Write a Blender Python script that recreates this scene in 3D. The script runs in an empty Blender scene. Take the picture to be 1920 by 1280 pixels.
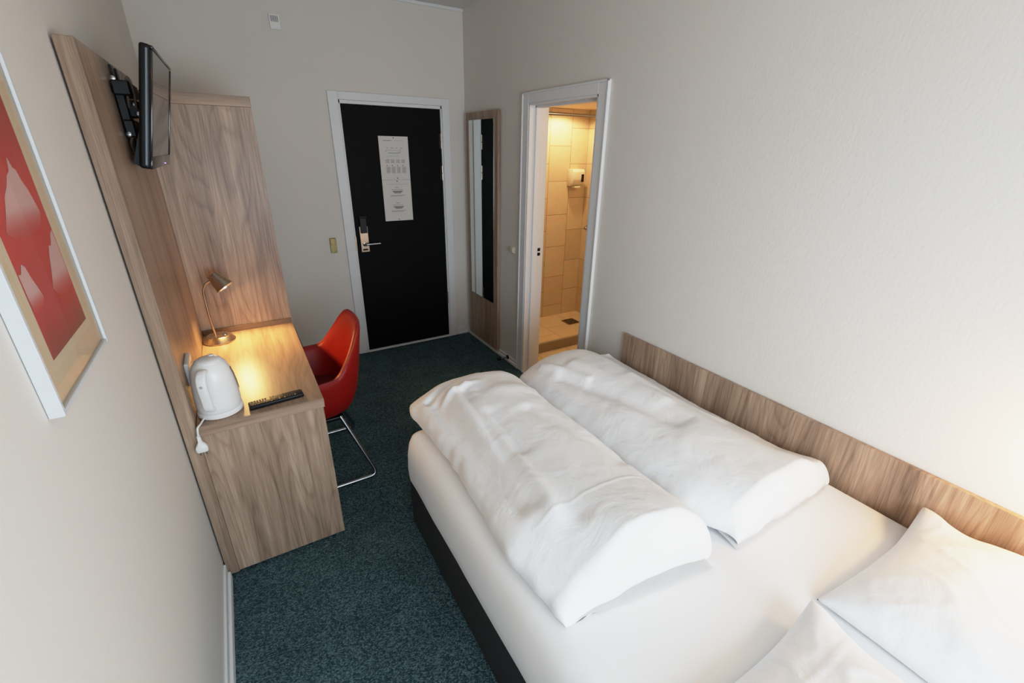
import bpy, bmesh, math, random
from mathutils import Vector, Matrix, noise
random.seed(7)
sc = bpy.context.scene
COL = sc.collection
PI = math.pi

# ------------------------------------------------------------------ room dimensions (metres)
W = 2.181      # room width: wall_left at x=-W, wall_right at x=0
H = 2.746      # ceiling height
YF = -4.90     # window wall
PX = -2.1297   # front face of the tall wall panel

# ================================================================== materials
def new_mat(name):
    m = bpy.data.materials.new(name); m.use_nodes = True
    nt = m.node_tree
    return m, nt, nt.nodes['Principled BSDF']

def N(nt, typ, **kw):
    n = nt.nodes.new(typ)
    for k, v in kw.items():
        if k in n.inputs: n.inputs[k].default_value = v
        else: setattr(n, k, v)
    return n

def srgb(r, g, b):
    f = lambda c: (c/255/12.92) if c/255 <= .04045 else ((c/255+.055)/1.055)**2.4
    return (f(r), f(g), f(b), 1)

def plain(name, col, rough=.5, metal=0., spec=.5, noise_amt=.04, scale=60, bump=0., **kw):
    m, nt, b = new_mat(name)
    geo = N(nt, 'ShaderNodeNewGeometry')
    nz = N(nt, 'ShaderNodeTexNoise', Scale=scale, Detail=3.)
    nt.links.new(geo.outputs['Position'], nz.inputs['Vector'])
    mr = N(nt, 'ShaderNodeMapRange'); mr.inputs['To Min'].default_value = 1-noise_amt; mr.inputs['To Max'].default_value = 1+noise_amt
    nt.links.new(nz.outputs['Fac'], mr.inputs['Value'])
    vm = N(nt, 'ShaderNodeVectorMath', operation='SCALE'); vm.inputs[0].default_value = col[:3]
    nt.links.new(mr.outputs['Result'], vm.inputs['Scale'])
    nt.links.new(vm.outputs['Vector'], b.inputs['Base Color'])
    b.inputs['Roughness'].default_value = rough; b.inputs['Metallic'].default_value = metal
    b.inputs['Specular IOR Level'].default_value = spec
    for k, v in kw.items(): b.inputs[k].default_value = v
    if bump:
        bp = N(nt, 'ShaderNodeBump', Strength=bump, Distance=.002)
        nt.links.new(nz.outputs['Fac'], bp.inputs['Height']); nt.links.new(bp.outputs['Normal'], b.inputs['Normal'])
    return m

def emit(name, col, strength):
    m, nt, b = new_mat(name)
    b.inputs['Base Color'].default_value = col
    b.inputs['Emission Color'].default_value = col; b.inputs['Emission Strength'].default_value = strength
    return m

def wall_mat(name, col, scale=120, strength=.2):
    m, nt, b = new_mat(name)
    geo = N(nt, 'ShaderNodeNewGeometry')
    n1 = N(nt, 'ShaderNodeTexNoise', Scale=scale, Detail=4., Roughness=.6)
    v1 = N(nt, 'ShaderNodeTexVoronoi', Scale=scale*.9); v1.feature = 'SMOOTH_F1'
    mp = N(nt, 'ShaderNodeMapping'); mp.inputs['Scale'].default_value = (1, 1, .55)
    nt.links.new(geo.outputs['Position'], mp.inputs['Vector'])
    for n in (n1, v1): nt.links.new(mp.outputs['Vector'], n.inputs['Vector'])
    ad = N(nt, 'ShaderNodeMath', operation='ADD')
    nt.links.new(n1.outputs['Fac'], ad.inputs[0]); nt.links.new(v1.outputs['Distance'], ad.inputs[1])
    bp = N(nt, 'ShaderNodeBump', Strength=strength, Distance=.0016)
    nt.links.new(ad.outputs[0], bp.inputs['Height']); nt.links.new(bp.outputs['Normal'], b.inputs['Normal'])
    n2 = N(nt, 'ShaderNodeTexNoise', Scale=1.4, Detail=3.)
    nt.links.new(geo.outputs['Position'], n2.inputs['Vector'])
    mr = N(nt, 'ShaderNodeMapRange'); mr.inputs['To Min'].default_value = .97; mr.inputs['To Max'].default_value = 1.02
    nt.links.new(n2.outputs['Fac'], mr.inputs['Value'])
    vm = N(nt, 'ShaderNodeVectorMath', operation='SCALE'); vm.inputs[0].default_value = col[:3]
    nt.links.new(mr.outputs['Result'], vm.inputs['Scale']); nt.links.new(vm.outputs['Vector'], b.inputs['Base Color'])
    b.inputs['Roughness'].default_value = .7; b.inputs['Specular IOR Level'].default_value = .25
    return m

def wood(name, along='z', off=(0, 0, 0), tint=(1, 1, 1), rough=.38, contrast=1.0, fine=False):
    """light walnut laminate, grain running along the given axis (world metres)"""
    m, nt, b = new_mat(name)
    geo = N(nt, 'ShaderNodeNewGeometry')
    L = nt.links.new
    def mapped(sa, sl):   # sa: scale across, sl: scale along
        mp = N(nt, 'ShaderNodeMapping')
        mp.inputs['Scale'].default_value = tuple(sl if 'xyz'[i] == along else sa for i in range(3))
        mp.inputs['Location'].default_value = off
        L(geo.outputs['Position'], mp.inputs['Vector']); return mp
    # broad planks of tone
    a = N(nt, 'ShaderNodeTexNoise', Scale=1., Detail=2., Roughness=.5, Distortion=.3); L(mapped(13, .9).outputs[0], a.inputs['Vector'])
    # cathedral figure: contour rings of a stretched noise
    c = N(nt, 'ShaderNodeTexNoise', Scale=1., Detail=1.5, Roughness=.45, Distortion=.25); L(mapped(6.5, .75).outputs[0], c.inputs['Vector'])
    cm = N(nt, 'ShaderNodeMath', operation='MULTIPLY'); cm.inputs[1].default_value = 17.; L(c.outputs['Fac'], cm.inputs[0])
    cs = N(nt, 'ShaderNodeMath', operation='FRACT'); L(cm.outputs[0], cs.inputs[0])
    cr = N(nt, 'ShaderNodeValToRGB'); e = cr.color_ramp.elements
    e[0].position = 0.; e[0].color = (0, 0, 0, 1); e[1].position = .22; e[1].color = (1, 1, 1, 1)
    n3 = e.new(.8); n3.color = (.75, .75, .75, 1); n4 = e.new(1.); n4.color = (.05, .05, .05, 1)
    L(cs.outputs[0], cr.inputs['Fac'])
    # streaks and pores
    s = N(nt, 'ShaderNodeTexNoise', Scale=1., Detail=5., Roughness=.62); L(mapped(70, 2.2).outputs[0], s.inputs['Vector'])
    p = N(nt, 'ShaderNodeTexNoise', Scale=1., Detail=2., Roughness=.5); L(mapped(330, 9.).outputs[0], p.inputs['Vector'])
    def mul(x, k):
        t = N(nt, 'ShaderNodeMath', operation='MULTIPLY'); L(x, t.inputs[0]); t.inputs[1].default_value = k; return t.outputs[0]
    def add(x, y):
        t = N(nt, 'ShaderNodeMath', operation='ADD'); L(x, t.inputs[0]); L(y, t.inputs[1]); return t.outputs[0]
    f = add(add(mul(a.outputs['Fac'], .55*contrast), mul(cr.outputs['Color'], (.0 if fine else .10)*contrast)), add(mul(s.outputs['Fac'], .42*contrast), mul(p.outputs['Fac'], .28*contrast)))
    mr = N(nt, 'ShaderNodeMapRange'); L(f, mr.inputs['Value'])
    mid = (.55*.5+(.0 if fine else .10)*.6+.42*.5+.28*.5)*contrast
    mr.inputs['From Min'].default_value = mid-.28; mr.inputs['From Max'].default_value = mid+.28
    ramp = N(nt, 'ShaderNodeValToRGB'); e = ramp.color_ramp.elements
    t = lambda r, g, bb: tuple(x*y for x, y in zip(srgb(r, g, bb)[:3], tint))+(1,)
    e[0].position = 0.; e[0].color = t(104, 83, 68)
    e[1].position = 1.; e[1].color = t(196, 171, 147)
    x = e.new(.38); x.color = t(146, 121, 101)
    x = e.new(.66); x.color = t(170, 144, 122)
    L(mr.outputs['Result'], ramp.inputs['Fac']); L(ramp.outputs['Color'], b.inputs['Base Color'])
    b.inputs['Roughness'].default_value = rough; b.inputs['Specular IOR Level'].default_value = .45
    bp = N(nt, 'ShaderNodeBump', Strength=.12, Distance=.0008); L(p.outputs['Fac'], bp.inputs['Height']); L(bp.outputs['Normal'], b.inputs['Normal'])
    return m

def carpet_mat():
    m, nt, b = new_mat('teal loop carpet'); L = nt.links.new
    geo = N(nt, 'ShaderNodeNewGeometry')
    mp = N(nt, 'ShaderNodeMapping'); mp.inputs['Rotation'].default_value = (0, 0, math.radians(24)); mp.inputs['Scale'].default_value = (1., 1.5, 1.)
    L(geo.outputs['Position'], mp.inputs['Vector'])
    v = N(nt, 'ShaderNodeTexVoronoi', Scale=165.); L(mp.outputs['Vector'], v.inputs['Vector'])
    n = N(nt, 'ShaderNodeTexNoise', Scale=270., Detail=3., Roughness=.7); L(mp.outputs['Vector'], n.inputs['Vector'])
    big = N(nt, 'ShaderNodeTexNoise', Scale=5., Detail=3.); L(geo.outputs['Position'], big.inputs['Vector'])
    a = N(nt, 'ShaderNodeMath', operation='MULTIPLY'); a.inputs[1].default_value = .75; L(n.outputs['Fac'], a.inputs[0])
    rgb = N(nt, 'ShaderNodeSeparateColor'); L(v.outputs['Color'], rgb.inputs['Color'])
    bm_ = N(nt, 'ShaderNodeMath', operation='MULTIPLY_ADD'); L(rgb.outputs['Red'], bm_.inputs[0]); bm_.inputs[1].default_value = .28; L(a.outputs[0], bm_.inputs[2])
    cm = N(nt, 'ShaderNodeMath', operation='MULTIPLY_ADD'); L(big.outputs['Fac'], cm.inputs[0]); cm.inputs[1].default_value = .14; L(bm_.outputs[0], cm.inputs[2])
    r = N(nt, 'ShaderNodeValToRGB'); e = r.color_ramp.elements
    e[0].position = .34; e[0].color = srgb(22, 37, 42); e[1].position = .82; e[1].color = srgb(112, 138, 142)
    x = e.new(.56); x.color = srgb(47, 70, 76)
    L(cm.outputs[0], r.inputs['Fac']); L(r.outputs['Color'], b.inputs['Base Color'])
    b.inputs['Roughness'].default_value = .95; b.inputs['Specular IOR Level'].default_value = .1
    bp = N(nt, 'ShaderNodeBump', Strength=.7, Distance=.004); L(v.outputs['Distance'], bp.inputs['Height']); bp.invert = True
    L(bp.outputs['Normal'], b.inputs['Normal'])
    return m

def linen_mat(name, col=(.84, .84, .845, 1), wr=.34, scale=7.):
    m, nt, b = new_mat(name); L = nt.links.new
    geo = N(nt, 'ShaderNodeNewGeometry')
    n = N(nt, 'ShaderNodeTexNoise', Scale=scale, Detail=4., Roughness=.55, Distortion=.8); L(geo.outputs['Position'], n.inputs['Vector'])
    wv = N(nt, 'ShaderNodeTexNoise', Scale=480., Detail=1.); L(geo.outputs['Position'], wv.inputs['Vector'])
    b1 = N(nt, 'ShaderNodeBump', Strength=wr, Distance=.02); L(n.outputs['Fac'], b1.inputs['Height'])
    b2 = N(nt, 'ShaderNodeBump', Strength=.08, Distance=.0006); L(wv.outputs['Fac'], b2.inputs['Height']); L(b1.outputs['Normal'], b2.inputs['Normal'])
    L(b2.outputs['Normal'], b.inputs['Normal'])
    cr = N(nt, 'ShaderNodeTexNoise', Scale=scale*3.2, Detail=3., Roughness=.5, Distortion=2.2); cr.noise_type = 'RIDGED_MULTIFRACTAL' if hasattr(cr, 'noise_type') else cr.noise_type
    L(geo.outputs['Position'], cr.inputs['Vector'])
    b3 = N(nt, 'ShaderNodeBump', Strength=wr*.16, Distance=.006); L(cr.outputs['Fac'], b3.inputs['Height']); L(b2.outputs['Normal'], b3.inputs['Normal']); L(b3.outputs['Normal'], b.inputs['Normal'])
    b.inputs['Base Color'].default_value = col; b.inputs['Roughness'].default_value = .8
    b.inputs['Specular IOR Level'].default_value = .2
    b.inputs['Sheen Weight'].default_value = .12
    return m

def tile_mat(name, plane, x0, y0, bw=.3135, rh=.25, col=((228, 206, 170), (214, 190, 152)), mortar=(150, 118, 82)):
    """brick-bond ceramic tiles; plane 'xz' / 'yz' columns running up the wall, 'xy' floor"""
    m, nt, b = new_mat(name); L = nt.links.new
    geo = N(nt, 'ShaderNodeNewGeometry'); s = N(nt, 'ShaderNodeSeparateXYZ'); L(geo.outputs['Position'], s.inputs[0])
    c = N(nt, 'ShaderNodeCombineXYZ')
    u, v = {'xz': ('Z', 'X'), 'yz': ('Z', 'Y'), 'xy': ('Y', 'X')}[plane]
    for o, i, d in ((u, 'X', -y0), (v, 'Y', -x0)):
        t = N(nt, 'ShaderNodeMath', operation='ADD'); L(s.outputs[o], t.inputs[0]); t.inputs[1].default_value = d+20*(bw if i == 'X' else rh*2); L(t.outputs[0], c.inputs[i])
    br = N(nt, 'ShaderNodeTexBrick'); br.offset = .5; br.offset_frequency = 2
    br.inputs['Scale'].default_value = 1.; br.inputs['Brick Width'].default_value = bw; br.inputs['Row Height'].default_value = rh
    br.inputs['Mortar Size'].default_value = .0022; br.inputs['Mortar Smooth'].default_value = .2
    br.inputs['Color1'].default_value = srgb(*col[0]); br.inputs['Color2'].default_value = srgb(*col[1]); br.inputs['Mortar'].default_value = srgb(*mortar)
    L(c.outputs[0], br.inputs['Vector'])
    nz = N(nt, 'ShaderNodeTexNoise', Scale=9., Detail=5., Distortion=1.); L(geo.outputs['Position'], nz.inputs['Vector'])
    mx = N(nt, 'ShaderNodeMix'); mx.data_type = 'RGBA'; mx.blend_type = 'MULTIPLY'; mx.inputs['Factor'].default_value = .25
    L(br.outputs['Color'], mx.inputs[6]); L(nz.outputs['Color'], mx.inputs[7]); L(mx.outputs[2], b.inputs['Base Color'])
    bp = N(nt, 'ShaderNodeBump', Strength=.6, Distance=.002); bp.invert = True; L(br.outputs['Fac'], bp.inputs['Height']); L(bp.outputs['Normal'], b.inputs['Normal'])
    b.inputs['Roughness'].default_value = .4
    return m

def brushed(name, col, rough=.3, along='z'):
    m, nt, b = new_mat(name); L = nt.links.new
    tc = N(nt, 'ShaderNodeTexCoord'); mp = N(nt, 'ShaderNodeMapping')
    mp.inputs['Scale'].default_value = tuple(3 if 'xyz'[i] == along else 30 for i in range(3))
    L(tc.outputs['Object'], mp.inputs['Vector'])
    n = N(nt, 'ShaderNodeTexNoise', Scale=1., Detail=2.); L(mp.outputs[0], n.inputs['Vector'])
    mr = N(nt, 'ShaderNodeMapRange'); mr.inputs['To Min'].default_value = rough-.08; mr.inputs['To Max'].default_value = rough+.12
    L(n.outputs['Fac'], mr.inputs['Value']); L(mr.outputs[0], b.inputs['Roughness'])
    b.inputs['Base Color'].default_value = col; b.inputs['Metallic'].default_value = 1.
    return m

M = dict(
    wall=wall_mat('white woodchip wall', srgb(224, 219, 212)),
    wall_smooth=wall_mat('white painted wall', srgb(223, 217, 209), 140, .12),
    ceiling=wall_mat('ceiling paint', srgb(214, 212, 208), 60, .2),
    paint=plain('white gloss paint', srgb(228, 228, 228), .4, noise_amt=.015, scale=20),
    carpet=carpet_mat(),
    wood_z=wood('walnut laminate upright', 'z', (3.1, 1.7, .4), contrast=1.2),
    wood_z2=wood('walnut laminate upright side', 'z', (7.7, 4.2, 2.9), contrast=1.25),
    wood_h=wood('walnut laminate headboard', 'z', (.3, 9.4, 1.1), contrast=1.25),
    wood_y=wood('walnut laminate lengthwise', 'y', (5.2, .9, 6.), contrast=.85),
    wood_x=wood('walnut laminate edge', 'x', (1.2, 3.9, 2.), fine=True),
    wood_shade=wood('shaded walnut laminate', 'x', (4.2, 1.9, 2.), tint=(.42, .36, .32), fine=True),
    wood_e=wood('walnut laminate upright edge', 'z', (2.2, 8.1, 4.), fine=True, contrast=1.25, tint=(.92, .92, .92)),
    door=plain('black door paint', srgb(7, 7, 7), .6, noise_amt=.1, scale=8, spec=.12),
    brass=brushed('olive brass', srgb(150, 134, 92), .42),
    nickel=brushed('satin nickel', srgb(196, 178, 158), .28),
    steel=brushed('brushed steel', srgb(190, 172, 152), .26),
    chrome=plain('chrome', srgb(168, 171, 176), .24, 1., noise_amt=.01),
    black=plain('black plastic', srgb(8, 8, 9), .42, noise_amt=.05, spec=.3),
    gloss_black=plain('gloss black plastic', srgb(5, 5, 6), .12, noise_amt=.02),
    screen=plain('dark screen glass', srgb(16, 13, 13), .07, noise_amt=.02, spec=.8),
    rubber=plain('black rubber', srgb(16, 16, 16), .8),
    white_pl=plain('white plastic', srgb(236, 236, 234), .25, noise_amt=.012),
    cream_pl=plain('cream plastic', srgb(226, 212, 186), .35, noise_amt=.012),
    mirror=plain('mirror silver', srgb(225, 230, 228), .02, 1., noise_amt=.0),
    paper=plain('white paper', srgb(222, 217, 212), .7, noise_amt=.02),
    ink=plain('grey print', srgb(150, 148, 146), .8),
    ink_dark=plain('dark print', srgb(92, 90, 88), .8),
    ink_teal=plain('teal print', srgb(112, 150, 150), .8),
    fabric_black=plain('charcoal upholstery', srgb(27, 27, 30), .9, noise_amt=.15, scale=250, bump=.2),
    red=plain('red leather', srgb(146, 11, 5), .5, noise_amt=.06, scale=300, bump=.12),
    red_seat=plain('red leather seat', srgb(88, 5, 4), .6, noise_amt=.06, scale=300, bump=.12),  # seat red deepened to hold the shade inside the bucket
    linen=linen_mat('white cotton duvet cover'),
    sheet=linen_mat('white cotton sheet', wr=.12, scale=4.),
    pillow=linen_mat('white cotton pillowcase', wr=.35, scale=6.),
    brown=plain('brown stained wood', srgb(120, 74, 40), .6, noise_amt=.3, scale=40),
    alu=plain('aluminium moulding', srgb(206, 212, 216), .35, 0., noise_amt=.02),
    mat_board=plain('cream mat board', srgb(236, 220, 192), .8, noise_amt=.02),
    orange_strip=plain('bevelled mat edge', srgb(238, 226, 200), .7),
    bath_ceiling=plain('bathroom ceiling', srgb(226, 206, 176), .6),
    sill=plain('grey stone sill', srgb(150, 132, 106), .5, noise_amt=.15, scale=30),
    bulb=emit('lit bulb', (1, .82, .55, 1), 30.),
    led=emit('violet standby light', (.5, .3, 1, 1), 3.),
    amber=emit('amber indicator', (1, .3, .05, 1), .6),
)
M['tile_back'] = tile_mat('shower wall tile', 'xz', .77, .988-.3135)
M['tile_right'] = tile_mat('shower side tile', 'yz', -.19, .988-.3135)
M['tile_floor'] = tile_mat('bathroom floor tile', 'xy', .29, -.8, .33, .33, col=((226, 200, 160), (220, 194, 154)))

def picture_mat():
    m, nt, b = new_mat('red art print'); L = nt.links.new
    geo = N(nt, 'ShaderNodeNewGeometry'); s = N(nt, 'ShaderNodeSeparateXYZ'); L(geo.outputs['Position'], s.inputs[0])
    n = N(nt, 'ShaderNodeTexNoise', Scale=14., Detail=4.); L(geo.outputs['Position'], n.inputs['Vector'])
    ad = N(nt, 'ShaderNodeMath', operation='MULTIPLY_ADD'); L(n.outputs['Fac'], ad.inputs[0]); ad.inputs[1].default_value = .08; L(s.outputs['Z'], ad.inputs[2])
    r = N(nt, 'ShaderNodeMapRange'); r.inputs['From Min'].default_value = 1.41; r.inputs['From Max'].default_value = 1.87; L(ad.outputs[0], r.inputs['Value'])
    cr = N(nt, 'ShaderNodeValToRGB'); e = cr.color_ramp.elements
    e[0].color = srgb(150, 96, 84); e[0].position = 0; e[1].color = srgb(186, 76, 68); e[1].position = 1
    x = e.new(.2); x.color = srgb(214, 84, 78)
    x = e.new(.6); x.color = srgb(226, 80, 70)
    L(r.outputs[0], cr.inputs['Fac']); L(cr.outputs[0], b.inputs['Base Color']); b.inputs['Roughness'].default_value = .7
    return m
M['art'] = picture_mat()

def fade_mat():
    m, nt, b = new_mat('pale painted peaks'); L = nt.links.new
    a = N(nt, 'ShaderNodeVertexColor'); a.layer_name = 'fade'
    n = N(nt, 'ShaderNodeTexNoise', Scale=60., Detail=4.)
    mx = N(nt, 'ShaderNodeMix'); mx.data_type = 'RGBA'
    mx.inputs[6].default_value = srgb(216, 84, 76); mx.inputs[7].default_value = srgb(236, 200, 198)
    sp = N(nt, 'ShaderNodeSeparateColor'); L(a.outputs['Color'], sp.inputs[0])
    mm = N(nt, 'ShaderNodeMath', operation='MULTIPLY_ADD'); L(n.outputs['Fac'], mm.inputs[0]); mm.inputs[1].default_value = .25; L(sp.outputs[0], mm.inputs[2])
    sb = N(nt, 'ShaderNodeMath', operation='SUBTRACT', use_clamp=True); L(mm.outputs[0], sb.inputs[0]); sb.inputs[1].default_value = .12
    L(sb.outputs[0], mx.inputs[0]); L(mx.outputs[2], b.inputs['Base Color']); b.inputs['Roughness'].default_value = .7
    return m
M['peaks'] = fade_mat()

def glass_mat():
    m = bpy.data.materials.new('picture glass'); m.use_nodes = True; nt = m.node_tree; nt.nodes.clear()
    o = N(nt, 'ShaderNodeOutputMaterial'); mx = N(nt, 'ShaderNodeMixShader'); t = N(nt, 'ShaderNodeBsdfTransparent'); g = N(nt, 'ShaderNodeBsdfGlossy', Roughness=.03)
    f = N(nt, 'ShaderNodeFresnel', IOR=1.22)
    nt.links.new(f.outputs[0], mx.inputs[0]); nt.links.new(t.outputs[0], mx.inputs[1]); nt.links.new(g.outputs[0], mx.inputs[2]); nt.links.new(mx.outputs[0], o.inputs[0])
    return m
M['glass'] = glass_mat()

# ================================================================== mesh helpers
def add_box(bm, x0, x1, y0, y1, z0, z1, bev=.002, seg=1):
    x0, x1 = sorted((x0, x1)); y0, y1 = sorted((y0, y1)); z0, z1 = sorted((z0, z1))
    r = bmesh.ops.create_cube(bm, size=1.)
    for v in r['verts']:
        v.co = Vector(((x0+x1)/2+v.co.x*(x1-x0), (y0+y1)/2+v.co.y*(y1-y0), (z0+z1)/2+v.co.z*(z1-z0)))
    bev = min(bev, .45*min(x1-x0, y1-y0, z1-z0))
    if bev > 0:
        es = list({e for v in r['verts'] for e in v.link_edges})
        bmesh.ops.bevel(bm, geom=es, offset=bev, segments=seg, profile=.5, affect='EDGES')
    return bm

def box(*a, **k):
    return add_box(bmesh.new(), *a, **k)

def add_tube(bm, pts, rad, seg=12, caps=True):
    pts = [Vector(p) for p in pts]; n = len(pts)
    rads = rad if isinstance(rad, (list, tuple)) else [rad]*n
    tang = [(pts[min(i+1, n-1)]-pts[max(i-1, 0)]).normalized() for i in range(n)]
    up = Vector((0, 0, 1)) if abs(tang[0].z) < .9 else Vector((1, 0, 0))
    a = tang[0].cross(up).normalized(); rings = []
    for i in range(n):
        a = (a-tang[i]*a.dot(tang[i])).normalized(); b = tang[i].cross(a)
        rings.append([bm.verts.new(pts[i]+(a*math.cos(2*PI*k/seg)+b*math.sin(2*PI*k/seg))*rads[i]) for k in range(seg)])
    for i in range(n-1):
        for k in range(seg):
            bm.faces.new((rings[i][k], rings[i][(k+1) % seg], rings[i+1][(k+1) % seg], rings[i+1][k]))
    if caps:
        bm.faces.new(rings[0][::-1]); bm.faces.new(rings[-1])
    return bm

def tube(*a, **k): return add_tube(bmesh.new(), *a, **k)

def arc_path(pts, r=.04, steps=6):
    """polyline with rounded corners"""
    pts = [Vector(p) for p in pts]; out = [pts[0]]
    for i in range(1, len(pts)-1):
        p, a, b = pts[i], pts[i-1], pts[i+1]
        da = (a-p); db = (b-p); rr = min(r, da.length*.45, db.length*.45)
        s = p+da.normalized()*rr; t = p+db.normalized()*rr
        for k in range(steps+1):
            u = k/steps; out.append(s*(1-u)**2+p*2*u*(1-u)+t*u*u)
    out.append(pts[-1]); return out

def smooth_path(pts, n=24):
    """Catmull-Rom"""
    P = [Vector(p) for p in pts]; P = [2*P[0]-P[1]]+P+[2*P[-1]-P[-2]]; out = []
    segs = len(P)-3
    for i in range(segs):
        a, b, c, d = P[i:i+4]
        for k in range(max(2, n//segs)):
            t = k/max(2, n//segs)
            out.append(.5*((2*b)+(c-a)*t+(2*a-5*b+4*c-d)*t*t+(3*b-a-3*c+d)*t**3))
    out.append(P[-2]); return out

def add_lathe(bm, prof, center=(0, 0, 0), axis=(0, 0, 1), seg=40, sx=1., sy=1.):
    """profile of (radius, height) revolved round an axis"""
    ax = Vector(axis).normalized(); q = Vector((0, 0, 1)).rotation_difference(ax).to_matrix(); c = Vector(center); rings = []
    for r, h in prof:
        if r < 1e-6: rings.append([bm.verts.new(c+q@Vector((0, 0, h)))])
        else: rings.append([bm.verts.new(c+q@Vector((r*sx*math.cos(2*PI*k/seg), r*sy*math.sin(2*PI*k/seg), h))) for k in range(seg)])
    for a, b in zip(rings, rings[1:]):
        for k in range(seg):
            k2 = (k+1) % seg
            if len(a) == 1 and len(b) == 1: continue
            if len(a) == 1: bm.faces.new((a[0], b[k2], b[k]))
            elif len(b) == 1: bm.faces.new((a[k], a[k2], b[0]))
            else: bm.faces.new((a[k], a[k2], b[k2], b[k]))
    return bm

def lathe(*a, **k): return add_lathe(bmesh.new(), *a, **k)

def add_prism(bm, poly, axis, lo, hi):
    """extrude a 2-D polygon along an axis; poly in the two remaining axes in xyz order"""
    i = 'xyz'.index(axis)
    def P(p, t):
        c = list(p); c.insert(i, t); return Vector(c)
    a = [bm.verts.new(P(p, lo)) for p in poly]; b = [bm.verts.new(P(p, hi)) for p in poly]
    bm.faces.new(a); bm.faces.new(b[::-1]); n = len(poly)
    for k in range(n): bm.faces.new((a[k], b[k], b[(k+1) % n], a[(k+1) % n]))
    bmesh.ops.recalc_face_normals(bm, faces=bm.faces[:])
    return bm

def wloc(o):
    v = Vector((0, 0, 0))
    while o is not None: v += o.location; o = o.parent
    return v

def obj(name, bm, mat, parent=None, smooth=None, local=False, label=None):
    """link the bmesh (world coordinates) as ONE mesh object; as a part it is moved into its parent's frame"""
    if parent is not None and not local:
        d = wloc(parent)
        for v in bm.verts: v.co -= d
    me = bpy.data.meshes.new(name)
    bmesh.ops.recalc_face_normals(bm, faces=bm.faces[:])
    bm.to_mesh(me); bm.free()
    me.materials.append(M[mat] if isinstance(mat, str) else mat)
    if smooth:
        for p in me.polygons: p.use_smooth = True
        if smooth is not True: me.set_sharp_from_angle(angle=math.radians(smooth))
    o = bpy.data.objects.new(name, me); COL.objects.link(o)
    if parent is not None: o.parent = parent
    if label: o['label'] = label
    return o

def thing(name, label, cat, loc=(0, 0, 0), group=None, rot=None):
    o = bpy.data.objects.new(name, None); COL.objects.link(o); o.location = loc; o.empty_display_size = .05
    if rot: o.rotation_euler = rot
    o['label'] = label; o['category'] = cat
    if group: o['group'] = group
    return o

def tag(o, label, cat, group=None):
    o['label'] = label; o['category'] = cat
    if group: o['group'] = group
    return o

def struct(name, bm, mat, parent=None, smooth=None):
    o = obj(name, bm, mat, parent, smooth)
    if parent is None: o['kind'] = 'structure'
    return o

def struct_empty(name, loc):
    o = bpy.data.objects.new(name, None); COL.objects.link(o); o.location = loc; o['kind'] = 'structure'; return o

# ================================================================== THE SETTING
WT = .135                                  # thickness of the wall to the bathroom
DX0, DX1, DZT = -1.036, -.2145, 2.055       # entrance door opening
BY0, BY1, BZT = -1.735, -1.03, 2.022        # bathroom door opening

struct('floor', box(-W-.02, .0, YF, .0, -.1, 0, bev=0), 'carpet')
struct('ceiling', box(-W-.1, .1, YF, .1, H, H+.1, bev=0), 'ceiling')
struct('wall_left', box(-W-.12, -W, YF-.1, .15, 0, H, bev=0), 'wall_smooth')
bm = box(-W, DX0, 0, .15, 0, H, bev=0); add_box(bm, DX1, 0, 0, .15, 0, H, bev=0); add_box(bm, DX0, DX1, 0, .15, DZT, H, bev=0)
struct('wall_back', bm, 'wall_smooth')
bm = box(0, WT, BY1, .15, 0, H, bev=0); add_box(bm, 0, WT, YF-.1, BY0, 0, H, bev=0); add_box(bm, 0, WT, BY0, BY1, BZT, H, bev=0)
struct('wall_right', bm, 'wall')
# window wall behind the camera
WX0, WX1, WZ0, WZ1 = -2.0, -.30, .70, 1.75
bm = box(-W, WX0, YF-.1, YF, 0, H, bev=0); add_box(bm, WX1, 0, YF-.1, YF, 0, H, bev=0)
add_box(bm, WX0, WX1, YF-.1, YF, 0, WZ0, bev=0); add_box(bm, WX0, WX1, YF-.1, YF, WZ1, H, bev=0)
struct('wall_front', bm, 'wall_smooth')
win = struct_empty('window_1', ((WX0+WX1)/2, YF, WZ0))
bm = bmesh.new()
for a in ((WX0, WX0+.06), (WX1-.06, WX1), ((WX0+WX1)/2-.04, (WX0+WX1)/2+.04)): add_box(bm, a[0], a[1], YF-.08, YF-.03, WZ0, WZ1, .004)
for a in ((WZ0, WZ0+.06), (WZ1-.06, WZ1)): add_box(bm, WX0, WX1, YF-.08, YF-.03, a[0], a[1], .004)
obj('window_frame', bm, 'paint', win)
obj('window_sill', box(WX0-.03, WX1+.03, YF-.03, YF+.09, WZ0-.03, WZ0, .004), 'paint', win)
obj('window_pane', box(WX0+.06, WX1-.06, YF-.058, YF-.052, WZ0+.06, WZ1-.06, 0), 'glass', win)

# baseboards, cornice, thresholds
bm = box(-W, -W+.011, YF, -2.085, 0, .089, .003); add_box(bm, -W+.006, -W+.021, YF, -2.085, 0, .045, .006, 2)
struct('baseboard_left', bm, 'paint')
bm = box(-.1475, -.0, -.012, 0, 0, .075, .003); add_box(bm, -.1475, 0, -.016, 0, 0, .02, .003)
add_box(bm, -1.655, -1.11, -.012, 0, 0, .075, .003)
struct('baseboard_back', bm, 'paint')
bm = box(-.014, 0, -.95, -.635, 0, .055, .003); add_box(bm, -.022, 0, -.95, 0, 0, .03, .004)
add_box(bm, -.014, 0, YF, -1.82, 0, .055, .003)
struct('baseboard_right', bm, 'paint')
struct('trim_1', box(-W, 0, -.018, 0, H-.022, H, .004), 'paint')              # cornice strip over the door wall
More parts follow.
